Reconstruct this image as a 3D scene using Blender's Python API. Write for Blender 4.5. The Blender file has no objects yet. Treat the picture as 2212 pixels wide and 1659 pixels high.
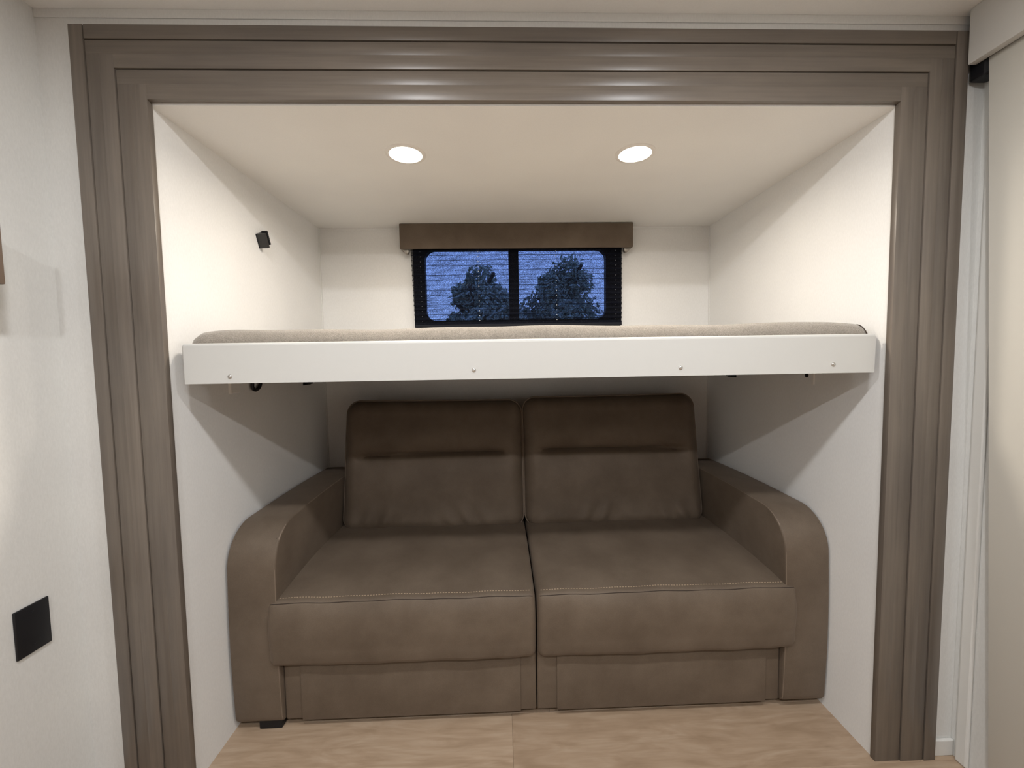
import bpy, bmesh, math, random
from mathutils import Vector, Matrix
random.seed(7)
PI = math.pi
S = bpy.context.scene
COL = S.collection

# ------------------------------------------------------------------ camera
def setup_camera():
    f, cx, cy, cz, pi_, ya, ro = (878.3914, 0.89691, -1.11606, 1.22002, -0.059564, -0.029061, 0.015987)
    Rz = Matrix.Rotation(ya, 3, 'Z'); Rx = Matrix.Rotation(pi_, 3, 'X'); Ry = Matrix.Rotation(ro, 3, 'Y')
    R = Rz @ Rx @ Ry
    right, fwd, up = R.col[0], R.col[1], R.col[2]
    M = Matrix((right, up, -fwd)).transposed().to_4x4()
    M.translation = (cx, cy, cz)
    c = bpy.data.cameras.new('camera'); o = bpy.data.objects.new('camera', c); COL.objects.link(o)
    o.matrix_world = M
    c.sensor_fit = 'HORIZONTAL'; c.sensor_width = 36.0; c.lens = f / 2212 * 36.0
    c.clip_start = 0.02; c.clip_end = 200
    S.camera = o
setup_camera()

# ------------------------------------------------------------------ world (dusk sky, seen through the blind) and exposure
def setup_world():
    w = bpy.data.worlds.new('dusk_sky'); S.world = w; w.use_nodes = True
    nt = w.node_tree; nt.nodes.clear()
    out = nt.nodes.new('ShaderNodeOutputWorld'); bg = nt.nodes.new('ShaderNodeBackground')
    tc = nt.nodes.new('ShaderNodeTexCoord'); sep = nt.nodes.new('ShaderNodeSeparateXYZ')
    rmp = nt.nodes.new('ShaderNodeValToRGB')
    e = rmp.color_ramp.elements
    e[0].position = 0.0; e[0].color = (0.30, 0.46, 0.95, 1)
    e[1].position = 0.6; e[1].color = (0.16, 0.28, 0.82, 1)
    nt.links.new(tc.outputs['Generated'], sep.inputs[0]); nt.links.new(sep.outputs['Z'], rmp.inputs[0])
    nt.links.new(rmp.outputs[0], bg.inputs[0]); bg.inputs[1].default_value = 2.6
    nt.links.new(bg.outputs[0], out.inputs[0])
setup_world()
S.view_settings.view_transform = 'Standard'; S.view_settings.look = 'None'
S.view_settings.gamma = 1.0; S.view_settings.use_curve_mapping = False
S.view_settings.exposure = 0.0
ROOM_LIGHT_W = 10.2       # each ceiling downlight of the main room
SLIDE_LIGHT_W = 5.9      # each downlight over the bunk
ROOM_LIGHT_COL = (0.975, 0.985, 1.0)
SLIDE_LIGHT_COL = (1.0, 0.90, 0.77)

# ------------------------------------------------------------------ dimensions (metres)
OX0, OX1, OZ = 0.0, 2.0, 1.906         # slide opening
TX0, TX1, TZ = -0.181, 2.181, 2.086    # outer edge of the wood frame
WL, WR, YB, ZC = -0.008, 2.004, 1.02, 1.900   # slide interior
YF = 0.018                              # front wall of the room
RX0, RX1, RY0, RZ1 = -0.282, 2.252, -2.42, 2.138

# ------------------------------------------------------------------ materials
MATS = {}
def newmat(name):
    m = bpy.data.materials.new(name); m.use_nodes = True
    nt = m.node_tree; b = nt.nodes['Principled BSDF']; MATS[name] = m
    return m, nt, b
def N(nt, t, **k):
    n = nt.nodes.new(t)
    for a, v in k.items(): setattr(n, a, v)
    return n
def coords(nt, scale=(1, 1, 1), kind='Object'):
    tc = N(nt, 'ShaderNodeTexCoord'); mp = N(nt, 'ShaderNodeMapping'); mp.inputs['Scale'].default_value = scale
    nt.links.new(tc.outputs[kind], mp.inputs[0]); return mp.outputs[0]
def geo_pos(nt, scale=(1, 1, 1)):
    g = N(nt, 'ShaderNodeNewGeometry'); mp = N(nt, 'ShaderNodeMapping'); mp.inputs['Scale'].default_value = scale
    nt.links.new(g.outputs['Position'], mp.inputs[0]); return mp.outputs[0]
def noise(nt, vec, scale, detail=3, rough=.5):
    n = N(nt, 'ShaderNodeTexNoise'); n.inputs['Scale'].default_value = scale
    n.inputs['Detail'].default_value = detail; n.inputs['Roughness'].default_value = rough
    nt.links.new(vec, n.inputs['Vector']); return n.outputs['Fac']
def ramp(nt, fac, stops):
    r = N(nt, 'ShaderNodeValToRGB'); e = r.color_ramp.elements
    while len(e) < len(stops): e.new(.5)
    for i, (p, c) in enumerate(stops): e[i].position = p; e[i].color = (*c, 1) if len(c) == 3 else c
    nt.links.new(fac, r.inputs[0]); return r.outputs[0]
def bump(nt, b, fac, strength, dist=.002):
    n = N(nt, 'ShaderNodeBump'); n.inputs['Strength'].default_value = strength; n.inputs['Distance'].default_value = dist
    nt.links.new(fac, n.inputs['Height']); nt.links.new(n.outputs[0], b.inputs['Normal'])
def mult(nt, a, b, fac=1.0):
    m = N(nt, 'ShaderNodeMix', data_type='RGBA', blend_type='MULTIPLY'); m.inputs[0].default_value = fac
    nt.links.new(a, m.inputs[6]); nt.links.new(b, m.inputs[7]); return m.outputs[2]

def mat_plain(name, col, rough=.5, metal=0., spec=.5):
    m, nt, b = newmat(name)
    b.inputs['Base Color'].default_value = (*col, 1); b.inputs['Roughness'].default_value = rough
    b.inputs['Metallic'].default_value = metal; b.inputs['Specular IOR Level'].default_value = spec
    return m
def mat_wall(name, c0, c1, rough=.75):
    m, nt, b = newmat(name)
    p = geo_pos(nt, (1, 1, 1)); p2 = geo_pos(nt, (1, 1, .35))
    f = noise(nt, p2, 260, 4, .6); big = noise(nt, p, 4, 2)
    col = ramp(nt, f, [(.3, c0), (.7, c1)])
    nt.links.new(mult(nt, col, ramp(nt, big, [(.3, (.96, .96, .965)), (.7, (1, 1, 1))])), b.inputs['Base Color'])
    b.inputs['Roughness'].default_value = rough; b.inputs['Specular IOR Level'].default_value = .3
    bump(nt, b, f, .12, .001); return m
def mat_wood(name, axis):
    m, nt, b = newmat(name)
    s = [14, 14, 14]; s['xyz'.index(axis)] = .9
    p = geo_pos(nt, tuple(s)); s2 = [90, 90, 90]; s2['xyz'.index(axis)] = 2.2
    p2 = geo_pos(nt, tuple(s2)); s3 = [5, 5, 5]; s3['xyz'.index(axis)] = 1.6; p3 = geo_pos(nt, tuple(s3))
    col = ramp(nt, noise(nt, p, 1.6, 4, .6), [(.25, (.136, .112, .091)), (.55, (.176, .147, .120)), (.8, (.222, .187, .153))])
    fine = ramp(nt, noise(nt, p2, 1.5, 3, .6), [(.3, (.84, .84, .84)), (.65, (1, 1, 1))])
    blot = ramp(nt, noise(nt, p3, 1.3, 3, .5), [(.3, (.82, .83, .86)), (.6, (1, 1, 1))])
    oi = N(nt, 'ShaderNodeObjectInfo')
    nt.links.new(mult(nt, mult(nt, mult(nt, col, fine), blot), oi.outputs['Color']), b.inputs['Base Color'])
    b.inputs['Roughness'].default_value = .34; b.inputs['Specular IOR Level'].default_value = .5
    bump(nt, b, noise(nt, p2, 1.5, 3, .6), .05, .001); return m
def mat_sofa():
    m, nt, b = newmat('brown_nubuck')
    p = coords(nt)
    big = noise(nt, p, 5.5, 4, .6); fine = noise(nt, p, 420, 2)
    col = ramp(nt, big, [(.28, (.106, .078, .055)), (.5, (.134, .101, .073)), (.72, (.162, .124, .091))])
    nt.links.new(mult(nt, col, ramp(nt, fine, [(.3, (.88, .88, .88)), (.7, (1, 1, 1))])), b.inputs['Base Color'])
    b.inputs['Roughness'].default_value = .62; b.inputs['Specular IOR Level'].default_value = .28
    b.inputs['Sheen Weight'].default_value = .12; b.inputs['Sheen Roughness'].default_value = .5
    b.inputs['Sheen Tint'].default_value = (.75, .6, .48, 1)
    bump(nt, b, fine, .12, .001); return m
def mat_mattress():
    m, nt, b = newmat('mattress_fleece')
    p = coords(nt, (1, 1, 1)); f = noise(nt, p, 330, 3, .7); g = noise(nt, p, 38, 3, .6)
    col = ramp(nt, f, [(.3, (.200, .174, .143)), (.7, (.360, .318, .268))])
    nt.links.new(mult(nt, col, ramp(nt, g, [(.3, (.86, .86, .86)), (.7, (1, 1, 1))])), b.inputs['Base Color'])
    b.inputs['Roughness'].default_value = .95; b.inputs['Sheen Weight'].default_value = .5; b.inputs['Sheen Roughness'].default_value = .4
    bump(nt, b, f, .6, .004); return m
def mat_floor():
    m, nt, b = newmat('vinyl_plank')
    p = coords(nt, (1, 1, 1))
    oi = N(nt, 'ShaderNodeObjectInfo'); add = N(nt, 'ShaderNodeVectorMath', operation='ADD')
    sc = N(nt, 'ShaderNodeVectorMath', operation='SCALE'); sc.inputs[0].default_value = (13, 7, 3)
    nt.links.new(oi.outputs['Random'], sc.inputs['Scale']); nt.links.new(p, add.inputs[0]); nt.links.new(sc.outputs[0], add.inputs[1])
    mp = N(nt, 'ShaderNodeMapping'); mp.inputs['Scale'].default_value = (2.2, 11, 1); nt.links.new(add.outputs[0], mp.inputs[0])
    n1 = N(nt, 'ShaderNodeTexNoise'); n1.inputs['Scale'].default_value = 1.5; n1.inputs['Detail'].default_value = 6
    n1.inputs['Distortion'].default_value = 2.2; nt.links.new(mp.outputs[0], n1.inputs['Vector'])
    mp2 = N(nt, 'ShaderNodeMapping'); mp2.inputs['Scale'].default_value = (6, 80, 1); nt.links.new(add.outputs[0], mp2.inputs[0])
    n2 = noise(nt, mp2.outputs[0], 2.0, 3, .6)
    col = ramp(nt, n1.outputs['Fac'], [(.25, (.345, .245, .162)), (.5, (.430, .315, .218)), (.75, (.500, .385, .280))])
    col = mult(nt, col, ramp(nt, n2, [(.3, (.90, .89, .88)), (.7, (1, 1, 1))]))
    nt.links.new(mult(nt, col, oi.outputs['Color']), b.inputs['Base Color'])
    b.inputs['Roughness'].default_value = .42; bump(nt, b, n2, .05, .001); return m
def mat_blind():
    m, nt, b = newmat('black_pleated_fabric')
    p = coords(nt, (1, 1, 1)); f = noise(nt, p, 330, 2, .7); g = noise(nt, coords(nt, (.22, 1, 1)), 75, 3, .6)
    fac = ramp(nt, f, [(.38, (.05, .05, .05)), (.62, (.62, .62, .62))])
    fac2 = mult(nt, fac, ramp(nt, g, [(.35, (.50, .50, .50)), (.65, (1, 1, 1))]))
    b.inputs['Base Color'].default_value = (.006, .007, .012, 1); b.inputs['Roughness'].default_value = .9
    b.inputs['Specular IOR Level'].default_value = .1
    tr = N(nt, 'ShaderNodeBsdfTransparent'); mx = N(nt, 'ShaderNodeMixShader')
    nt.links.new(fac2, mx.inputs[0]); nt.links.new(b.outputs[0], mx.inputs[1]); nt.links.new(tr.outputs[0], mx.inputs[2])
    nt.links.new(mx.outputs[0], nt.nodes['Material Output'].inputs[0]); return m
def mat_glass():
    m, nt, b = newmat('tinted_glass')
    g = N(nt, 'ShaderNodeBsdfGlossy'); g.inputs['Roughness'].default_value = .02; g.inputs['Color'].default_value = (.9, .9, .9, 1)
    tr = N(nt, 'ShaderNodeBsdfTransparent'); tr.inputs[0].default_value = (.86, .89, .93, 1)
    fr = N(nt, 'ShaderNodeFresnel'); fr.inputs[0].default_value = 1.45; mx = N(nt, 'ShaderNodeMixShader')
    md = N(nt, 'ShaderNodeMath', operation='MULTIPLY'); md.inputs[1].default_value = .015; nt.links.new(fr.outputs[0], md.inputs[0])
    nt.links.new(md.outputs[0], mx.inputs[0]); nt.links.new(tr.outputs[0], mx.inputs[1]); nt.links.new(g.outputs[0], mx.inputs[2])
    nt.links.new(mx.outputs[0], nt.nodes['Material Output'].inputs[0]); return m
def mat_emit(name, col, strength):
    m, nt, b = newmat(name)
    b.inputs['Base Color'].default_value = (.9, .9, .88, 1)
    b.inputs['Emission Color'].default_value = (*col, 1); b.inputs['Emission Strength'].default_value = strength
    return m
def mat_leaves():
    m, nt, b = newmat('tree_leaves')
    f = noise(nt, geo_pos(nt), 2.3, 3)
    nt.links.new(ramp(nt, f, [(.3, (.24, .28, .21)), (.7, (.42, .46, .36))]), b.inputs['Base Color']); b.inputs['Roughness'].default_value = .8
    return m

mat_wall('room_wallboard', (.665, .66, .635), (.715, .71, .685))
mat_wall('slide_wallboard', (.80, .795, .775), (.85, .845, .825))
mat_wall('ceiling_board', (.86, .85, .825), (.89, .88, .855), .6)
mat_wood('wood_across', 'x'); mat_wood('wood_upright', 'z')
mat_sofa(); mat_mattress(); mat_floor(); mat_blind(); mat_glass(); mat_leaves()
mat_plain('white_trim', (.66, .65, .62), .45); mat_plain('white_board', (.57, .565, .54), .42)
mat_plain('cream_door', (.64, .615, .555), .5)
mat_plain('black_plastic', (.008, .008, .010), .45, 0, .35); mat_plain('grey_black_plastic', (.022, .021, .020), .45)
mat_plain('screw_steel', (.62, .60, .57), .3, .9); mat_plain('pewter', (.34, .31, .27), .42, .75)
mat_plain('black_frame', (.006, .007, .012), .5, 0, .2); mat_plain('dark_crease', (.004, .005, .012), .9, 0, .1)
mat_plain('hole_glint_white', (.8, .8, .78), .8); mat_plain('stitch_thread', (.42, .32, .22), .8)
mat_plain('piping_brown', (.200, .152, .112), .6); mat_plain('seam_dark', (.035, .022, .014), .8)
mat_plain('white_ring', (.82, .79, .75), .5); mat_plain('white_plastic', (.84, .82, .79), .5)
mat_plain('subfloor', (.2, .16, .12), .9); mat_plain('bark', (.05, .04, .03), .9); mat_plain('grass', (.03, .045, .02), .95)
mat_plain('shadow_gap', (.05, .045, .04), .9); mat_plain('rack_wood', (.16, .115, .085), .5)
mat_emit('warm_led', (1.0, .90, .74), 16.0); mat_emit('neutral_led', (1.0, .95, .88), 18.0)

# ------------------------------------------------------------------ geometry helpers
def link(o, parent=None):
    COL.objects.link(o)
    if parent is not None: o.parent = parent
    return o
def tag(o, label=None, cat=None, group=None, kind=None):
    if label: o['label'] = label
    if cat: o['category'] = cat
    if group: o['group'] = group
    if kind: o['kind'] = kind
    return o
def empty(name, loc=(0, 0, 0)):
    o = bpy.data.objects.new(name, None); o.location = loc; o.empty_display_size = .05; return link(o)
def finish(name, bm, mat, parent=None, smooth=None, world=True):
    """mesh object from world-space bmesh; a child of an Empty keeps its world place"""
    bmesh.ops.recalc_face_normals(bm, faces=bm.faces)
    if smooth is not None:
        for f in bm.faces: f.smooth = True
        for e in bm.edges:
            if len(e.link_faces) == 2 and e.calc_face_angle(0) > math.radians(smooth): e.smooth = False
    # origin at the bottom centre of the geometry
    if bm.verts:
        xs = [v.co.x for v in bm.verts]; ys = [v.co.y for v in bm.verts]; zs = [v.co.z for v in bm.verts]
        c = Vector(((min(xs) + max(xs)) / 2, (min(ys) + max(ys)) / 2, min(zs)))
        bmesh.ops.translate(bm, verts=bm.verts, vec=-c)
    else: c = Vector()
    me = bpy.data.meshes.new(name); bm.to_mesh(me); bm.free()
    me.materials.append(MATS[mat])
    o = bpy.data.objects.new(name, me)
    pl = Vector()
    p = parent
    while p is not None: pl += p.location; p = p.parent
    o.location = c - pl
    return link(o, parent)
def box(bm, x0, x1, y0, y1, z0, z1, bevel=0., seg=2):
    b2 = bmesh.new()
    vs = [b2.verts.new(p) for p in ((x0, y0, z0), (x1, y0, z0), (x1, y1, z0), (x0, y1, z0), (x0, y0, z1), (x1, y0, z1), (x1, y1, z1), (x0, y1, z1))]
    for f in ((3, 2, 1, 0), (4, 5, 6, 7), (0, 1, 5, 4), (1, 2, 6, 5), (2, 3, 7, 6), (3, 0, 4, 7)): b2.faces.new([vs[i] for i in f])
    if bevel: bmesh.ops.bevel(b2, geom=list(b2.edges), offset=bevel, segments=seg, profile=.5, affect='EDGES')
    merge(bm, b2); return bm
def merge(bm, b2, M=None):
    if M is not None: bmesh.ops.transform(b2, matrix=M, verts=b2.verts)
    me = bpy.data.meshes.new('tmp'); b2.to_mesh(me); b2.free(); bm.from_mesh(me); bpy.data.meshes.remove(me)
def prism(bm, pts, axis, a0, a1, bevel=0., seg=2, M=None):
    """extrude a closed polygon of (u,v) along axis; axis x -> (y,z), y -> (x,z), z -> (x,y)"""
    b2 = bmesh.new()
    def P(u, v, a): return {'x': (a, u, v), 'y': (u, a, v), 'z': (u, v, a)}[axis]
    A = [b2.verts.new(P(u, v, a0)) for u, v in pts]; B = [b2.verts.new(P(u, v, a1)) for u, v in pts]
    b2.faces.new(A); b2.faces.new(B[::-1]); n = len(pts)
    for i in range(n): b2.faces.new((A[i], A[(i + 1) % n], B[(i + 1) % n], B[i]))
    bmesh.ops.recalc_face_normals(b2, faces=b2.faces)
    if bevel:
        es = [e for e in b2.edges if e.calc_face_angle(0) > math.radians(40)]
        bmesh.ops.bevel(b2, geom=es, offset=bevel, segments=seg, profile=.5, affect='EDGES')
    merge(bm, b2, M)
def tube(bm, pts, r, n=8, closed=False, caps=True):
    pts = [Vector(p) for p in pts]; m = len(pts); rings = []
    prev = None
    for i, p in enumerate(pts):
        if closed: t = pts[(i + 1) % m] - pts[i - 1]
        else: t = pts[min(i + 1, m - 1)] - pts[max(i - 1, 0)]
        t.normalize()
        if prev is None: a = t.orthogonal().normalized()
        else:
            a = prev - t * prev.dot(t)
            a = a.normalized() if a.length > 1e-6 else t.orthogonal().normalized()
        prev = a; b = t.cross(a)
        rings.append([bm.verts.new(p + r * (math.cos(2 * PI * k / n) * a + math.sin(2 * PI * k / n) * b)) for k in range(n)])
    for i in range(m if closed else m - 1):
        A, B = rings[i], rings[(i + 1) % m]
        for k in range(n): bm.faces.new((A[k], A[(k + 1) % n], B[(k + 1) % n], B[k]))
    if caps and not closed: bm.faces.new(rings[0][::-1]); bm.faces.new(rings[-1])
def lathe(bm, prof, centre, n=40, axis='z'):
    """prof: list of (r, h); axis z: up, y: along +y"""
    C = Vector(centre); rings = []
    for r, h in prof:
        if r < 1e-6: rings.append([bm.verts.new(C + (Vector((0, 0, h)) if axis == 'z' else Vector((0, h, 0))))])
        else:
            ring = []
            for k in range(n):
                c, s = r * math.cos(2 * PI * k / n), r * math.sin(2 * PI * k / n)
                ring.append(bm.verts.new(C + (Vector((c, s, h)) if axis == 'z' else Vector((c, h, s)))))
            rings.append(ring)
    for A, B in zip(rings, rings[1:]):
        for k in range(n):
            q = [A[k % len(A)], A[(k + 1) % len(A)], B[(k + 1) % len(B)], B[k % len(B)]]
            u = []
            for v in q:
                if v not in u: u.append(v)
            if len(u) >= 3: bm.faces.new(u)
def struct(name, bm, mat, parent=None, smooth=None):
    o = finish(name, bm, mat, parent, smooth)
    if parent is None: o['kind'] = 'structure'
    return o
def B(*a, **k): return box(bmesh.new(), *a, **k)

# ------------------------------------------------------------------ room shell
T = .06
# floor: planks on a slab
fl = struct('floor', B(RX0 - T, RX1 + T, RY0 - T, YB + T, -.06, -.006), 'subfloor')
PW = .225; row0 = -.005
rows = []
y = row0
while y > RY0: y -= PW
def plank(x0, x1, y0, y1, tint):
    o = finish('plank', B(x0 + .0002, x1 - .0002, y0 + .0002, y1 - .0002, -.006, 0.0, bevel=.0004, seg=1), 'vinyl_plank', fl)
    o.color = (*tint, 1)
r = 0
while y < YB + T:
    near = abs(y - row0) < .01
    xs = [RX0 - T]
    x = .917 - 1.22 * 2 if near else RX0 - T - random.uniform(0, 1.2)
    while x < RX1 + T:
        x += 1.22
        if x > RX0 - T + .05: xs.append(min(x, RX1 + T))
    for a, b in zip(xs, xs[1:]):
        if b - a < .02: continue
        t = random.uniform(.90, 1.0)
        tint = (t, t, t)
        if near: tint = (1.0, 1.0, 1.0) if b < 1.0 else (.92, .91, .90)
        plank(a, b, max(y, RY0 - T), min(y + PW, YB + T), tint)
    y += PW; r += 1

# front wall of the room, around the slide opening
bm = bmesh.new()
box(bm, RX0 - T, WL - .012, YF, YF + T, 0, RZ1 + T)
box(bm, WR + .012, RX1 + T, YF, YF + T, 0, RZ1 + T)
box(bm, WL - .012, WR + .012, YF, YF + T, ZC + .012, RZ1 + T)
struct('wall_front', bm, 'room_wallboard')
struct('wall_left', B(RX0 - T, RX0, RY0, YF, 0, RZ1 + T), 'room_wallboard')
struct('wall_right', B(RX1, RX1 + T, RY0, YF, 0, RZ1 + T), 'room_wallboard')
struct('wall_rear', B(RX0 - T, RX1 + T, RY0 - T, RY0, 0, RZ1 + T), 'rack_wood')
struct('ceiling', B(RX0, RX1, RY0, YF, RZ1, RZ1 + T), 'ceiling_board')
# thin battens where wall meets ceiling and in the corners
struct('trim_1', B(RX0 + .0005, RX1 - .0005, YF - .0030, YF, RZ1 - .022, RZ1, bevel=.001), 'room_wallboard')
struct('trim_3', B(RX1 - .012, RX1, YF - .052, YF - .020, 0, RZ1 - .14, bevel=.005), 'white_trim')
# slide-out box
struct('wall_slide_left', B(WL - T, WL, YF, YB, 0, ZC + T), 'slide_wallboard')
struct('wall_slide_right', B(WR, WR + T, YF, YB, 0, ZC + T), 'slide_wallboard')
struct('ceiling_slide', B(WL, WR, YF, YB, ZC, ZC + T), 'ceiling_board')
WX0, WX1, WZ0, WZ1 = .490, 1.487, 1.400, 1.812       # window hole
bm = bmesh.new(); BT = .035
box(bm, WL - T, WX0, YB, YB + BT, 0, ZC + T); box(bm, WX1, WR + T, YB, YB + BT, 0, ZC + T)
box(bm, WX0, WX1, YB, YB + BT, 0, WZ0); box(bm, WX0, WX1, YB, YB + BT, WZ1, ZC + T)
struct('wall_slide_back', bm, 'slide_wallboard')
# slim corner beads inside the slide
struct('trim_4', B(WL, WR, YB - .0025, YB, ZC - .012, ZC, bevel=.0008), 'slide_wallboard')
struct('trim_5', B(WL, WL + .0025, YB - .012, YB, 0, ZC - .012, bevel=.0008), 'slide_wallboard')
struct('trim_6', B(WR - .0025, WR, YB - .012, YB, 0, ZC - .012, bevel=.0008), 'slide_wallboard')
# baseboards
struct('baseboard_front', B(TX1 + .001, RX1, YF - .010, YF, 0, .050, bevel=.003), 'white_trim')
struct('baseboard_left', B(RX0, RX0 + .008, RY0, YF - .01, 0, .045, bevel=.003), 'white_trim')

# ------------------------------------------------------------------ stepped wood frame round the slide opening
fr = empty('trim_7', (1.0, 0, 0)); fr['kind'] = 'structure'
fr['label'] = 'stepped grey-brown wood casing framing the slide-out opening'
def strip(x0, x1, z0, z1, yf, axis, tint, bev=.0005):
    o = finish('casing_board', B(x0, x1, yf, YF, z0, z1, bevel=bev, seg=2), 'wood_across' if axis == 'x' else 'wood_upright', fr, smooth=30)
    o.color = (tint, tint, tint * 1.0, 1)
g = .0030
# five bands counted from the outside: (outer offset, inner offset, face y, tint upright, tint across)
bands = [(0.000, .0345, -.0028, .98, .92), (.0345 + g, .070, -.0010, .88, .92), (.070, .1050, -.0012, 1.08, 1.05),
         (.105 + g, .143, .0012, .92, .98), (.143, .181, .0010, 1.05, 1.06)]
for i, (a, b, yf, tu, ta) in enumerate(bands):
    zt_u = {0: TZ, 1: TZ - .070, 2: TZ - .070, 3: TZ - .143, 4: TZ - .143}[i]
    strip(TX0 + a, TX0 + b, 0, zt_u, yf, 'z', tu)
    strip(TX1 - b, TX1 - a, 0, zt_u, yf, 'z', tu * .93)
    zt, zb = TZ - a, TZ - b
    e = {0: .0345 + g, 1: .0345 + g, 2: .105, 3: .105 + g, 4: .181}[i]
    strip(TX0 + e, TX1 - e, zb, zt, yf, 'x', ta)

# ------------------------------------------------------------------ right side: sliding door, its valance and track
val = finish('door_valance', B(2.174, 2.198, RY0 + .3, -.0048, 1.994, RZ1, bevel=.004), 'white_trim', None, 30)
tag(val, 'white boxed valance hiding the sliding door track beneath the ceiling', 'valance')
trk = empty('door_track', (2.236, -.5, 1.965)); tag(trk, 'black hanging track behind the white valance above the sliding door', 'track')
finish('rail', B(2.1985, 2.244, -1.2, -.032, 2.020, 2.050, bevel=.002), 'black_plastic', trk)
finish('black_end_block', B(2.1985, 2.249, -.030, .012, 1.958, 2.060, bevel=.006), 'black_plastic', trk)  # black block filling the gap between casing, valance and door
finish('bracket', B(2.244, RX1, -.9, -.04, 2.030, 2.046), 'black_plastic', trk)
dr = empty('door_1', (2.235, -.05, .02)); dr['kind'] = 'structure'
dr['label'] = 'cream sliding door panel hanging beside the right wood casing'
d0 = bmesh.new()
box(d0, -.013, .013, -.78, 0.0, 0, 1.978, bevel=.003)
Md = Matrix(((1, 0, -.010, 0), (0, 1, .036, 0), (0, 0, 1, 0), (0, 0, 0, 1)))
bmesh.ops.transform(d0, matrix=Matrix.Translation((2.236, -.100, .022)) @ Md, verts=d0.verts)
finish('door_panel', d0, 'cream_door', dr, 30)
d1 = B(2.218, 2.2515, -.150, -.112, .0, .020, bevel=.006); o = finish('floor_guide', d1, 'white_plastic', None, 30)
tag(o, 'small pale floor guide under the hanging cream door', 'door guide')

# ------------------------------------------------------------------ downlights
def downlight(x, y, z, label, ring_r, lens_r, watts, col, lens_mat, group, spread=PI):
    t = empty('downlight', (x, y, z)); tag(t, label, 'ceiling light', group)
    bm = bmesh.new()
    lathe(bm, [(ring_r, 0), (ring_r - .001, -.0022), (ring_r - .006, -.004), (lens_r + .002, -.0045), (lens_r, -.0038), (lens_r, 0)], (x, y, z), 48)
    finish('trim_ring', bm, 'white_ring', t, 50)
    bm = bmesh.new()
    lathe(bm, [(lens_r - .0003, -.0005), (lens_r - .0003, -.0030), (lens_r * .7, -.0036), (0, -.0040)], (x, y, z), 48)
    finish('lens', bm, lens_mat, t, 50)
    L = bpy.data.lights.new('downlight_lamp', 'AREA'); L.shape = 'DISK'; L.size = lens_r * 1.9; L.energy = watts; L.color = col; L.spread = spread
    lo = bpy.data.objects.new('downlight_lamp', L); lo.location = (0, 0, -.006); link(lo, t)
downlight(.600, .272, ZC, 'glowing round recessed downlight above the bunk, nearer the black wall clip', .066, .053, SLIDE_LIGHT_W, SLIDE_LIGHT_COL, 'warm_led', 'downlights over the bunk', math.radians(168))
downlight(1.360, .270, ZC, 'glowing round recessed downlight above the bunk, on the sliding door side', .066, .053, SLIDE_LIGHT_W, SLIDE_LIGHT_COL, 'warm_led', 'downlights over the bunk', math.radians(168))
for lx, side in ((.50, 'on the black wall plate side'), (1.52, 'on the sliding door side')):
    downlight(lx, -.75, RZ1, 'round recessed room downlight close to the wood casing, ' + side, .066, .053, ROOM_LIGHT_W, ROOM_LIGHT_COL, 'neutral_led', 'room downlights')
    downlight(lx, -1.77, RZ1, 'round recessed room downlight close to the rear wall, ' + side, .066, .053, ROOM_LIGHT_W * 1.6, ROOM_LIGHT_COL, 'neutral_led', 'room downlights')

# ------------------------------------------------------------------ window, panes, mullion
win = empty('window_1', (.99, YB + .02, 1.40)); win['kind'] = 'structure'
win['label'] = 'wide black-framed window with two panes and rounded outer corners'
def rounded(x0, x1, z0, z1, r, corners):
    """corners: bl, br, tr, tl flags"""
    pts = []
    for (cx, cz, a0, on) in ((x0, z0, PI, corners[0]), (x1, z0, 1.5 * PI, corners[1]), (x1, z1, 0, corners[2]), (x0, z1, .5 * PI, corners[3])):
        if not on: pts.append((cx, cz)); continue
        ox = cx + (r if cx == x0 else -r); oz = cz + (r if cz == z0 else -r)
        for k in range(9):
            a = a0 + k / 8 * PI / 2; pts.append((ox + r * math.cos(a), oz + r * math.sin(a)))
    return pts
def holed_plate(name, outlines, y0, y1, mat, parent):
    cu = bpy.data.curves.new('tmp', 'CURVE'); cu.dimensions = '2D'; cu.fill_mode = 'BOTH'; cu.extrude = (y1 - y0) / 2
    for pts in outlines:
        s = cu.splines.new('POLY'); s.points.add(len(pts) - 1); s.use_cyclic_u = True
        for p, (u, v) in zip(s.points, pts): p.co = (u, v, 0, 1)
    ob = bpy.data.objects.new('tmp', cu); COL.objects.link(ob)
    dg = bpy.context.evaluated_depsgraph_get(); me = bpy.data.meshes.new_from_object(ob.evaluated_get(dg))
    bm = bmesh.new(); bm.from_mesh(me); bpy.data.objects.remove(ob); bpy.data.curves.remove(cu)
    bmesh.ops.transform(bm, matrix=Matrix.Translation((0, (y0 + y1) / 2, 0)) @ Matrix.Rotation(PI / 2, 4, 'X'), verts=bm.verts)
    return finish(name, bm, mat, parent)
PZ0, PZ1 = 1.428, 1.786; PXL, PXM0, PXM1, PXR = .522, .951, 1.002, 1.456
lp = rounded(PXL, PXM0, PZ0, PZ1, .050, (1, 0, 0, 1)); rp = rounded(PXM1, PXR, PZ0, PZ1, .050, (0, 1, 1, 0))
holed_plate('window_frame', [rounded(.463, 1.536, 1.383, 1.826, .02, (1, 1, 1, 1)), lp, rp], YB - .010, YB - .0005, 'black_frame', win)
holed_plate('window_frame', [[(WX0, WZ0), (WX1, WZ0), (WX1, WZ1), (WX0, WZ1)], lp, rp], YB - .0004, YB + .030, 'black_frame', win)
for x0, x1 in ((PXL - .008, PXM0 + .008), (PXM1 - .008, PXR + .008)):
    finish('pane', B(x0, x1, YB + .031, YB + .034, PZ0 - .008, PZ1 + .008), 'tinted_glass', win)

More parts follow.
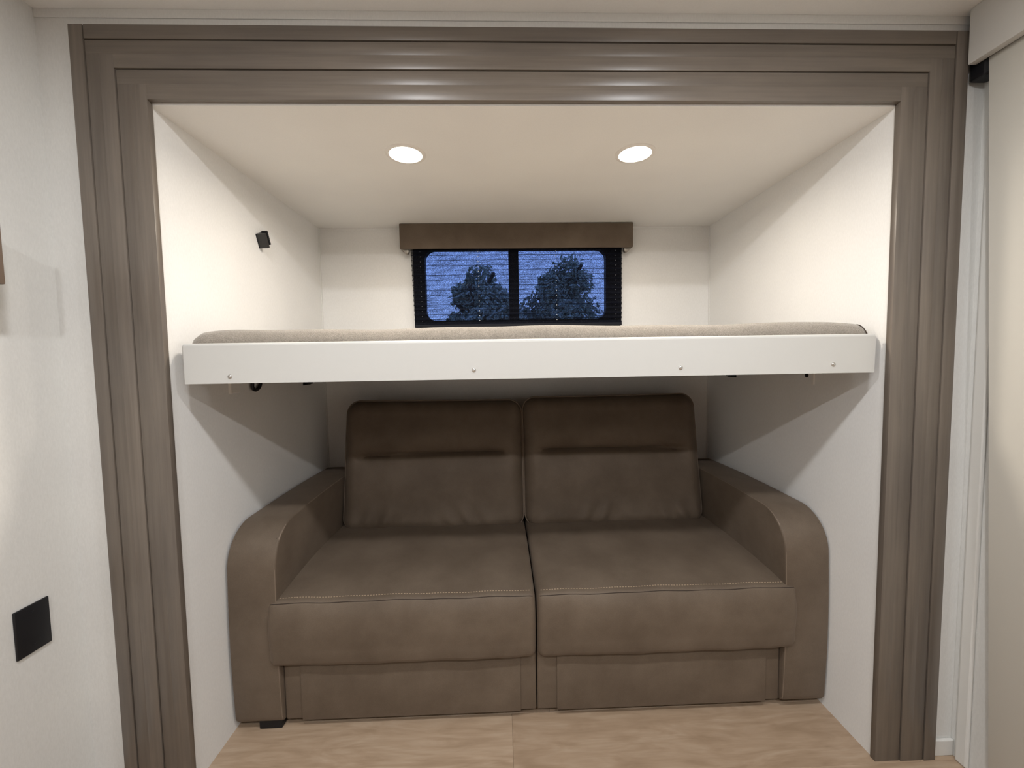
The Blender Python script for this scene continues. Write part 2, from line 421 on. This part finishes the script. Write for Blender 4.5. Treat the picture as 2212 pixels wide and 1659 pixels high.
# ------------------------------------------------------------------ pleated blind
bl = empty('pleated_blind', (.995, .985, 1.392)); tag(bl, 'black pleated blind pulled down over the window behind the bunk', 'blind')
BX0, BX1, BZ0, BZ1 = .470, 1.531, 1.392, 1.800
np_ = 16; pitch = (BZ1 - BZ0 - .012) / np_; dep = .011
bm = bmesh.new(); rows_ = []
NX = 24
zz = []
for i in range(np_ + 1):
    z = BZ1 - i * pitch; zz.append((z, .975))
    if i < np_: zz.append((z - pitch / 2, .975 + dep))
for (z, yy) in zz:
    row = []
    for k in range(NX + 1):
        u = k / NX; sway = .0011 * math.sin(9 * u + z * 31) + .0007 * math.sin(23 * u - z * 60)
        lean = .010 * (BZ1 - z) / (BZ1 - BZ0)
        row.append(bm.verts.new((BX0 - .012 + lean * 1.2 + (BX1 - BX0 + .012 - lean * 1.4) * u, yy, z + sway)))
    rows_.append(row)
for A, Bq in zip(rows_, rows_[1:]):
    for k in range(NX): bm.faces.new((A[k], A[k + 1], Bq[k + 1], Bq[k]))
front_rows = [[v.co.copy() for v in r_] for r_ in rows_[::2]]
finish('pleated_fabric', bm, 'black_pleated_fabric', bl)
bm = bmesh.new()
for r_ in front_rows[1:]: tube(bm, [p + Vector((0, -.0004, 0)) for p in r_], .0011, 5)
tag(finish('pleat_folds', bm, 'dark_crease', bl), kind='stuff')
finish('bottom_rail', B(BX0, BX1 - .004, .970, .990, BZ0 - .002, BZ0 + .012, bevel=.002), 'black_frame', bl)
bm = bmesh.new()
for cxp, rr in ((.795, .0022), (1.190, .0022), (.505, .0010), (1.495, .0010)):
    for i in range(np_):
        z = BZ1 - (i + .28) * pitch
        b2 = bmesh.new(); bmesh.ops.create_uvsphere(b2, u_segments=8, v_segments=6, radius=rr)
        merge(bm, b2, Matrix.Translation((cxp + .004 * i / np_, .9765, z)))
tag(finish('cord_hole_glints', bm, 'hole_glint_white', bl, 60), kind='stuff')  # white beads stand in for sky light showing through the cord pinholes
# valance of the blind with end brackets
va = empty('blind_valance', (.995, .96, 1.78)); tag(va, 'brown padded valance box above the black blind', 'valance')
VX0, VX1, VZ0, VZ1 = .412, 1.577, 1.776, 1.8985
bm = bmesh.new()
box(bm, VX0, VX1, .945, .962, VZ0, VZ1, bevel=.004)
finish('front_board', bm, 'brown_nubuck', va, 40)
for x0, x1 in ((VX0, VX0 + .016), (VX1 - .016, VX1)):
    finish('end_board', B(x0, x1, .960, YB, VZ0 + .002, VZ1, bevel=.003), 'brown_nubuck', va, 40)
finish('top_board', B(VX0 + .014, VX1 - .014, .960, YB, VZ1 - .016, VZ1), 'brown_nubuck', va)
for sx, x in ((1, VX0 + .024), (-1, VX1 - .024)):
    bm = bmesh.new()
    prism(bm, [(x + sx * u, VZ0 + v_) for u, v_ in ((-.020, .004), (.018, .004), (.017, -.012), (.011, -.021), (.002, -.021), (-.008, -.012))], 'y', .962, .985, bevel=.004, seg=3)
    finish('bracket', bm, 'pewter', va, 60)

# ------------------------------------------------------------------ bunk: platform, fascia, screws; mattress on top
bk = empty('bunk_bed', (1.0, .5, 1.166)); tag(bk, 'white bunk platform spanning the slide-out above the brown sofa', 'bunk bed')
FX0, FX1, FZ0, FZ1 = .030, 1.978, 1.167, 1.2785
bm = bmesh.new()
# fascia with a softly rounded top front edge
pr = [(.025, FZ0), (.025, FZ1 - .008)]
for k in range(7):
    a = PI - k / 6 * PI / 2; pr.append((.025 + .008 + .008 * math.cos(a), FZ1 - .008 + .008 * math.sin(a)))
pr += [(.043, FZ1), (.043, FZ0)]
b2 = bmesh.new(); prism(b2, pr, 'x', FX0, FX1)
bmesh.ops.recalc_face_normals(b2, faces=b2.faces)
es = [e for e in b2.edges if abs(e.verts[0].co.x - e.verts[1].co.x) < 1e-6]
bmesh.ops.bevel(b2, geom=es, offset=.003, segments=3, profile=.5, affect='EDGES')
merge(bm, b2)
finish('fascia_board', bm, 'white_board', bk, 30)
finish('platform', B(FX0 + .004, FX1 - .004, .0425, YB - .02, 1.176, 1.200, bevel=.002), 'subfloor', bk)
finish('frame_rail', B(FX0 + .03, FX1 - .03, .50, .54, 1.168, 1.176), 'white_board', bk)
for x, z in ((.154, 1.186), (.824, 1.193), (1.410, 1.190), (1.854, 1.192)):
    bm = bmesh.new(); lathe(bm, [(.0062, .0005), (.006, -.0012), (.0045, -.0032), (.0022, -.0040), (.0018, -.0022), (0, -.0022)], (x, .025, z), 20, 'y')
    finish('screw', bm, 'screw_steel', bk, 50)
# wall cleats carrying the platform at both ends
finish('cleat', B(WL, FX0 + .006, .10, YB - .02, 1.178, 1.1995), 'white_board', bk)
finish('cleat', B(FX1 - .006, WR, .10, YB - .02, 1.178, 1.1995), 'white_board', bk)

mt = empty('mattress', (1.0, .5, 1.200)); tag(mt, 'thin beige-grey fleecy mattress lying on the white bunk', 'mattress')
def mattress_h(x, ex, ey, H, yv):
    fa = min(ex / .026, 1); fb = min(ex / .14, 1); fy = min(ey / .035, 1)
    hx = .75 + .15 * math.sqrt(max(0, 1 - (1 - fa) ** 2)) + .10 * (1 - (1 - fb) ** 2); hy = math.sqrt(max(0, 1 - (1 - fy) ** 2))
    return H * hx * (.50 + .50 * hy) + .0022 * math.sin(7 * x + 1) * hy + .0012 * math.sin(19 * x + 4 * yv)
def mattress_mesh():
    bm = bmesh.new(); x0, x1, y0, y1, z0, z1 = .034, 1.984, .046, .99, 1.2002, 1.317
    def body(nx, ny, top):
        g_ = []
        for i in range(nx + 1):
            row = []
            for j in range(ny + 1):
                # denser sampling at the rims
                u = .5 - .5 * math.cos(PI * i / nx); v = .5 - .5 * math.cos(PI * j / ny)
                x = x0 + (x1 - x0) * u; yv = y0 + (y1 - y0) * v
                ex = min(x - x0, x1 - x); ey = min(yv - y0, y1 - yv)
                h = mattress_h(x, ex, ey, z1 - z0, yv)
                if top: z = z0 + h
                else: z = z0
                row.append(bm.verts.new((x, yv, z)))
            g_.append(row)
        return g_
    nx, ny = 90, 26
    Tg = body(nx, ny, True); Bg = body(nx, ny, False)
    for i in range(nx):
        for j in range(ny):
            bm.faces.new((Tg[i][j], Tg[i + 1][j], Tg[i + 1][j + 1], Tg[i][j + 1]))
            bm.faces.new((Bg[i][j], Bg[i][j + 1], Bg[i + 1][j + 1], Bg[i + 1][j]))
    for i in range(nx):
        bm.faces.new((Tg[i][0], Bg[i][0], Bg[i + 1][0], Tg[i + 1][0])); bm.faces.new((Tg[i + 1][ny], Bg[i + 1][ny], Bg[i][ny], Tg[i][ny]))
    for j in range(ny):
        bm.faces.new((Tg[0][j + 1], Bg[0][j + 1], Bg[0][j], Tg[0][j])); bm.faces.new((Tg[nx][j], Bg[nx][j], Bg[nx][j + 1], Tg[nx][j + 1]))
    return bm
finish('cover', mattress_mesh(), 'mattress_fleece', mt, 70)
bm = bmesh.new(); tube(bm, [(1.984 - .010 - .006 * (k / 8) ** 2, .046 + .034 * (k / 8) ** 2, 1.2002 + .0005 + mattress_h(1.97, .010 + .006 * (k / 8) ** 2, .034 * (k / 8) ** 2, .1168, .06)) for k in range(9)], .0016, 6)
finish('corner_seam', bm, 'seam_dark', mt, 60)

# ------------------------------------------------------------------ sofa
sf = empty('sofa', (1.0, .58, 0)); tag(sf, 'brown nubuck two-seat sofa with padded arms under the bunk', 'sofa')
AT = .682
def arm_profile(front=.188, top=AT, back=1.005, bot=.022, r=.135, rb=.028):
    p = []
    for k in range(5):
        a = PI + k / 4 * PI / 2; p.append((front + rb + rb * math.cos(a), bot + rb + rb * math.sin(a)))
    p += [(back, bot), (back, top - .03), (back - .03, top)]
    # gentle crown then the big front corner
    for k in range(1, 6):
        yv = back - .03 + (front + r - back + .03) * k / 6; p.append((yv, top + .006 * math.sin(PI * k / 6)))
    for k in range(13):
        a = PI / 2 + k / 12 * PI / 2; p.append((front + r + r * math.cos(a), top - r + r * math.sin(a)))
    # slight belly on the front face
    for k in range(1, 6):
        z = top - r + (bot + rb - top + r) * k / 6; p.append((front - .007 * math.sin(PI * k / 6), z))
    return p
def make_arm(x0, x1):
    b2 = bmesh.new(); prism(b2, arm_profile(), 'x', x0, x1)
    bmesh.ops.recalc_face_normals(b2, faces=b2.faces)
    es = [e for e in b2.edges if abs(e.verts[0].co.x - e.verts[1].co.x) < 1e-6 and len(e.link_faces) == 2 and any(len(f.verts) > 8 for f in e.link_faces)]
    bmesh.ops.bevel(b2, geom=es, offset=.007, segments=3, profile=.5, affect='EDGES')
    arm = finish('arm', b2, 'brown_nubuck', sf, 50)
    prof = arm_profile()
    i0 = 7   # from the back-top corner round the front to the floor
    path = prof[i0:] + prof[:2]
    inner = x1 if x0 < 1 else x0; s = -1 if x0 < 1 else 1
    for xx, sg in ((inner, s), (x0 if x0 < 1 else x1, -s)):
        pts = [(xx + sg * .0045, yv + (.0045 if zv < AT - .05 else .001), zv - (.0045 if zv > AT - .13 else 0)) for yv, zv in path]
        bm = bmesh.new(); tube(bm, pts, .0036, 7); finish('piping', bm, 'piping_brown', arm, 60)
        pts = [(p[0] + sg * .0062, p[1] - .002, p[2] + .001) for p in pts]
        bm = bmesh.new(); tube(bm, pts, .0020, 5); finish('seam', bm, 'seam_dark', arm, 60)
    return arm
make_arm(.000, .156); make_arm(1.848, 1.999)

def seat_profile():
    p = [(.90, .26), (.90, .43), (.885, .452)]
    for k in range(1, 12):
        t = k / 12; p.append((.885 + (.205 - .885) * t, .452 + .016 * math.sin(PI * t) - .004 * t))
    p += [(.200, .4475), (.187, .4455), (.180, .4405), (.176, .434)]
    for k in range(1, 9):
        t = k / 9; p.append((.176 - .014 * math.sin(PI * (.10 + .80 * t)) + .003, .434 - .172 * t))
    p += [(.170, .250), (.178, .236), (.192, .226), (.21, .222), (.24, .222), (.60, .235)]
    return p
def make_seat(x0, x1, name, seed):
    rnd = random.Random(seed)
    prof = seat_profile(); cy = .52; cz = .34
    nx = 44; rings = []; bm = bmesh.new()
    w = x1 - x0; re = .020
    us = []
    for i in range(nx + 1):
        t = i / nx; us.append(.5 - .5 * math.cos(PI * t) if True else t)
    for u in us:
        x = x0 + w * u; e = min(x - x0, x1 - x); q = min(e / re, 1.0)
        ins = re * (1 - math.sqrt(max(0, 1 - (1 - q) ** 2)))
        ring = []
        for (yv, z) in prof:
            ny_, nz_ = yv - cy, z - cz
            yy = yv - (ins if ny_ > .3 else (-ins if ny_ < -.25 else 0))
            zz_ = z - (ins if nz_ > .07 else (-ins * .7 if nz_ < -.09 else 0))
            ripple = .0012 * math.sin(x * 17 + z * 9 + seed) + .0010 * math.sin(x * 41 + yv * 13 + seed * 2)
            if z > .42: zz_ += ripple + .008 * (1 - (2 * u - 1) ** 4) * (1 if .24 < yv < .86 else .3)
            elif yv < .2: yy += ripple - .006 * (1 - (2 * u - 1) ** 4)
            ring.append(bm.verts.new((x, yy, zz_)))
        rings.append(ring)
    n = len(prof)
    for A, Bq in zip(rings, rings[1:]):
        for k in range(n): bm.faces.new((A[k], A[(k + 1) % n], Bq[(k + 1) % n], Bq[k]))
    bm.faces.new(rings[0][::-1]); bm.faces.new(rings[-1])
    # seam runs along the profile point just under the rounded lip
    ks = 16
    seam = [r_[ks].co.copy() for r_ in rings[3:-3]]
    top_ = [r_[ks - 2].co.copy() for r_ in rings[3:-3]]
    sc = finish('seat_cushion', bm, 'brown_nubuck', sf, 60)
    bm = bmesh.new(); tube(bm, [p + Vector((0, .0002, -.001)) for p in seam], .0016, 6); finish('seam', bm, 'seam_dark', sc, 60)
    # stitches above the seam
    bm = bmesh.new()
    xs = seam[0].x + .006
    while xs < seam[-1].x - .006:
        for a, b in zip(top_, top_[1:]):
            if a.x <= xs <= b.x: t = (xs - a.x) / (b.x - a.x); c = a.lerp(b, t); break
        box(bm, xs - .0026, xs + .0026, c.y - .0010, c.y + .0008, c.z - .0002, c.z + .0012)
        xs += .0092
    tag(finish('stitching', bm, 'stitch_thread', sc), kind='stuff')
make_seat(.128, 1.0005, 'seat_cushion', 1); make_seat(1.0065, 1.884, 'seat_cushion', 5)

def front_panel(x0, x1, l0, l1):
    p = finish('front_panel', B(x0, x1, .204, .30, .024, .236, bevel=.006, seg=3), 'brown_nubuck', sf, 40)
    finish('panel_facing', B(l0, l1, .198, .206, .025, .232, bevel=.0025, seg=2), 'brown_nubuck', p, 40)
front_panel(.158, 1.0015, .215, .948); front_panel(1.0055, 1.846, 1.072, 1.795)
# body behind and under the cushions
finish('base', B(.157, 1.847, .25, .99, .050, .262, bevel=.004), 'brown_nubuck', sf, 40)
finish('back_frame', B(.157, 1.847, .93, 1.006, .26, .90, bevel=.012, seg=3), 'brown_nubuck', sf, 40)
for x, yv in ((.072, .198), (1.868, .275), (.072, .93), (1.868, .93)):
    finish('foot', B(x, x + .075, yv, yv + .05, 0, .030, bevel=.003), 'black_plastic', sf)

def make_back(x0, x1, z0, z1, crease_z, seed):
    w = x1 - x0; h = z1 - z0; r = .062; nu, nv = 72, 66
    ybot, ytop = .748, .868; thick = .075
    cx = (x0 + x1) / 2; cz = (z0 + z1) / 2
    bm = bmesh.new(); F = []; K = []; rim = []
    def outline(u, v):
        px, pz = u * w / 2, v * h / 2
        hx, hz = w / 2 - r, h / 2 - r
        qx, qz = max(abs(px) - hx, 0), max(abs(pz) - hz, 0)
        if qx > 0 and qz > 0:
            a, b = qx / r, qz / r
            rr = max(a, b); l = math.hypot(a, b)
            qx, qz = a / l * rr * r, b / l * rr * r
            px = math.copysign(hx + qx, px); pz = math.copysign(hz + qz, pz)
        return px, pz
    def edge(px, pz):
        qx, qz = abs(px) - (w / 2 - r), abs(pz) - (h / 2 - r)
        return max(0, -(math.hypot(max(qx, 0), max(qz, 0)) + min(max(qx, qz), 0) - r))
    def smooth(a, b, t): t = min(1, max(0, (t - a) / (b - a))); return t * t * (3 - 2 * t)
    for i in range(nu + 1):
        fr_, kr = [], []
        for j in range(nv + 1):
            u = math.sin((i / nu - .5) * PI); v = math.sin((j / nv - .5) * PI)
            u = .45 * u + .55 * (2 * i / nu - 1); v = .35 * v + .65 * (2 * j / nv - 1)
            px, pz = outline(u, v); e = edge(px, pz)
            q = min(e / .055, 1); d = .052 * math.sqrt(max(0, 1 - (1 - q) ** 2))
            z = cz + pz; tl = (z - z0) / h
            # two lobes above and below the tuft line
            win_ = smooth(w / 2 - .045, w / 2 - .13, abs(px))
            dz = z - (crease_z + .004 * math.sin(px * 5 + seed))
            up = math.exp(-((dz - .085) / .075) ** 2) * .020; lo = math.exp(-((dz + .12) / .12) ** 2) * .014
            cr = (.030 * math.exp(-(dz / .009) ** 2) + .014 * math.exp(-(dz / .040) ** 2)) * win_
            d += (up + lo) * min(1, q) - cr
            # gathers at the lower edge
            gth = smooth(.15, .03, z - z0) * q
            d += gth * (.0105 * math.sin(px * 74 + 34 * (z - z0) * math.copysign(1, px) + seed) * (math.sin(px * 8.3 + seed) ** 2) + .006)
            d += .0016 * math.sin(px * 11 + z * 14 + seed)
            yv = ybot + (ytop - ybot) * tl
            sag = -.004 * math.sin(px * 3.1 + seed) * smooth(.6, 1.0, tl)
            fr_.append(bm.verts.new((cx + px, yv - d, z + sag)))
            kd = thick * math.sqrt(max(0, 1 - (1 - min(e / .03, 1)) ** 2))
            kr.append(bm.verts.new((cx + px, yv + kd, z + sag)))
        F.append(fr_); K.append(kr)
    for i in range(nu):
        for j in range(nv):
            bm.faces.new((F[i][j], F[i + 1][j], F[i + 1][j + 1], F[i][j + 1]))
            bm.faces.new((K[i][j], K[i][j + 1], K[i + 1][j + 1], K[i + 1][j]))
    rim = [F[0][j].co.copy() for j in range(nv + 1)] + [F[i][nv].co.copy() for i in range(1, nu + 1)] + [F[nu][j].co.copy() for j in range(nv - 1, -1, -1)]
    bmesh.ops.remove_doubles(bm, verts=bm.verts, dist=.0002)
    bc = finish('back_cushion', bm, 'brown_nubuck', sf, 70)
    pts = []
    for p in rim:
        if not pts or (p - pts[-1]).length > .006: pts.append(p)
    bm = bmesh.new(); tube(bm, [p + Vector((0, -.010, 0)) for p in pts], .0034, 7)
    finish('piping', bm, 'piping_brown', bc, 60)
make_back(.162, .997, .440, 1.030, .785, 0.4); make_back(1.003, 1.842, .440, 1.040, .790, 2.1)

# ------------------------------------------------------------------ small fittings on the slide walls
def clip(x, yv, z, sx, label, h, w, tilt):
    t = empty('wall_clip', (x, yv, z)); tag(t, label, 'clip')
    M = Matrix.Translation((x, yv, z)) @ Matrix.Rotation(tilt, 4, 'X')
    def bx(*a, **k):
        bm = bmesh.new(); b2 = bmesh.new(); box(b2, *a, **k); merge(bm, b2, M); return bm
    finish('mount', bx(*sorted((0, sx * .006)), -w / 2, w / 2 + .012, -h / 2, h / 2, bevel=.001), 'black_plastic', t)
    finish('jaw', bx(*sorted((sx * .004, sx * .034)), -w / 2, -w / 2 + .014, -h / 2, h / 2, bevel=.0015), 'grey_black_plastic', t)
    finish('jaw', bx(*sorted((sx * .004, sx * .024)), w / 2 - .006, w / 2 + .004, -h / 2 + .006, h / 2 + .006, bevel=.0015), 'black_plastic', t)
clip(WL, .492, 1.690, 1, 'black plastic spring clip on the slide wall high above the mattress', .052, .044, math.radians(24))
# fittings under the bunk, left wall
lb = empty('strap_bracket', (WL, .288, 1.125)); tag(lb, 'white plastic strap plate on the slide wall under the bunk, beside the black loop', 'bracket')
finish('plate', B(WL, WL + .004, .266, .316, 1.122, 1.1655, bevel=.001), 'white_plastic', lb)
finish('edge_flange', B(WL, WL + .010, .262, .268, 1.122, 1.1655, bevel=.001), 'white_plastic', lb)
bm = bmesh.new()
pts = [(WL + .012 + .004 * math.sin(a), .400 + .025 * math.cos(a), 1.148 + .024 * math.sin(a)) for a in [2 * PI * k / 24 for k in range(24)]]
tube(bm, pts, .0062, 8, closed=True)
lo_ = empty('strap_loop', (WL, .40, 1.125)); tag(lo_, 'black rubber loop hanging under the bunk near the white strap plate', 'loop')
finish('loop', bm, 'black_plastic', lo_, 60)
finish('stud', B(WL, WL + .012, .392, .408, 1.160, 1.172, bevel=.001), 'black_plastic', lo_)
def block(yv, z, wall, label):
    t = empty('latch_block', (wall, yv, z)); tag(t, label, 'latch')
    s = 1 if wall < 1 else -1
    finish('base', B(*sorted((wall, wall + s * .004)), yv - .035, yv + .035, z, z + .040, bevel=.001), 'black_plastic', t)
    finish('catch', B(*sorted((wall + s * .003, wall + s * .020)), yv - .028, yv + .022, z + .004, z + .034, bevel=.002), 'black_plastic', t)
block(.810, 1.118, WL, 'small black latch block under the bunk on the wall with the loop')
block(.790, 1.121, WR, 'small black latch block under the bunk on the wall nearest the sliding door')
bm = bmesh.new(); b2 = bmesh.new(); lathe(b2, [(.0075, 0), (.0072, -.003), (.004, -.005), (0, -.005)], (0, 0, 0), 18, 'z')
merge(bm, b2, Matrix.Translation((WR, .318, 1.147)) @ Matrix.Rotation(PI / 2, 4, 'Y'))
o = finish('wall_bolt', bm, 'black_plastic', None, 50); tag(o, 'round black bolt head on the slide wall under the bunk', 'bolt')
o = finish('strap_bracket', B(WR - .006, WR, .280, .292, 1.116, 1.164, bevel=.0012), 'white_plastic', None); tag(o, 'narrow white strap plate under the bunk beside the black bolt', 'bracket')

# ------------------------------------------------------------------ left wall of the room
wp = empty('wall_plate', (RX0, -.104, .512)); tag(wp, 'blank black wall plate on the white wall beside the wood casing', 'wall plate')
finish('cover', B(RX0, RX0 + .006, -.142, -.066, .512, .632, bevel=.0022, seg=3), 'black_plastic', wp, 30)
for z in (.530, .614):
    bm = bmesh.new(); b2 = bmesh.new(); lathe(b2, [(.003, 0), (.0026, .001), (0, .0012)], (0, 0, 0), 12, 'z')
    merge(bm, b2, Matrix.Translation((RX0 + .006, -.104, z)) @ Matrix.Rotation(PI / 2, 4, 'Y')); finish('screw', bm, 'black_plastic', wp, 50)
rk = empty('wall_rack', (RX0, -.40, 1.41)); tag(rk, 'brown wooden rack mounted on the white wall above the black wall plate', 'rack')
finish('front_board', B(RX0 + .082, RX0 + .100, -.62, -.180, 1.402, 1.556, bevel=.003), 'rack_wood', rk, 30)
finish('side_board', B(RX0, RX0 + .084, -.198, -.182, 1.414, 1.550, bevel=.002), 'rack_wood', rk, 30)
finish('side_board', B(RX0, RX0 + .084, -.618, -.602, 1.414, 1.550, bevel=.002), 'rack_wood', rk, 30)
finish('bottom_board', B(RX0, RX0 + .084, -.603, -.203, 1.414, 1.428, bevel=.002), 'rack_wood', rk, 30)

# ------------------------------------------------------------------ outdoors beyond the window: ground and trees at dusk
gr = struct('ground', B(-40, 40, YB + .3, 60, -.95, -.90), 'grass')
def tree(x, yv, top, rx, label, seed, n=15000):
    rnd = random.Random(seed); t = empty('tree', (x, yv, -.9)); tag(t, label, 'tree', 'trees outside the window')
    bm = bmesh.new(); H = top + .9
    tube(bm, [(x, yv, -.9), (x + .05, yv, -.9 + H * .35), (x - .04, yv + .05, -.9 + H * .8)], .16, 8)
    for k in range(6):
        a = k * 1.1; z = -.9 + H * (.35 + .07 * k)
        tube(bm, [(x, yv, z), (x + rx * .5 * math.cos(a), yv + rx * .5 * math.sin(a), z + H * .14)], .05, 6)
    finish('trunk', bm, 'bark', t, 60)
    blobs = []
    for k in range(44):
        while True:
            q = Vector((rnd.uniform(-1, 1), rnd.uniform(-1, 1), rnd.uniform(-1, 1)))
            if q.length < 1: break
        cr_ = .72 - .22 * max(0, q.z)
        blobs.append((x + rx * q.x * cr_, yv + rx * q.y * cr_, -.9 + H * (.50 + .37 * q.z), rx * rnd.uniform(.26, .44)))
    verts, faces = [], []
    for k in range(n):
        bx_, by_, bz_, br = rnd.choice(blobs)
        d = Vector((rnd.gauss(0, 1), rnd.gauss(0, 1), rnd.gauss(0, 1))).normalized() * br * rnd.uniform(.45, 1.05)
        c = Vector((bx_, by_, bz_)) + d; s = rnd.uniform(.06, .13)
        a_ = Vector((rnd.gauss(0, 1), rnd.gauss(0, 1), rnd.gauss(0, 1))).normalized(); b_ = a_.orthogonal().normalized()
        i = len(verts)
        verts += [c - a_ * s, c + b_ * s * .5, c + a_ * s, c - b_ * s * .5]; faces.append((i, i + 1, i + 2, i + 3))
    me = bpy.data.meshes.new('foliage'); me.from_pydata([tuple(v_ - Vector((x, yv, -.9))) for v_ in verts], [], faces)
    me.materials.append(MATS['tree_leaves']); o = bpy.data.objects.new('foliage', me); link(o, t); o['kind'] = 'stuff'
tree(.30, 11.0, 4.55, 1.35, 'bushy tree outside, behind the window pane nearer the black clip', 3)
tree(2.95, 12.0, 5.05, 1.45, 'tallest bushy tree outside, behind the window pane nearer the sliding door', 8)
tree(1.75, 17.5, 4.3, 2.0, 'low tree outside standing farther back between the two nearer trees', 21)
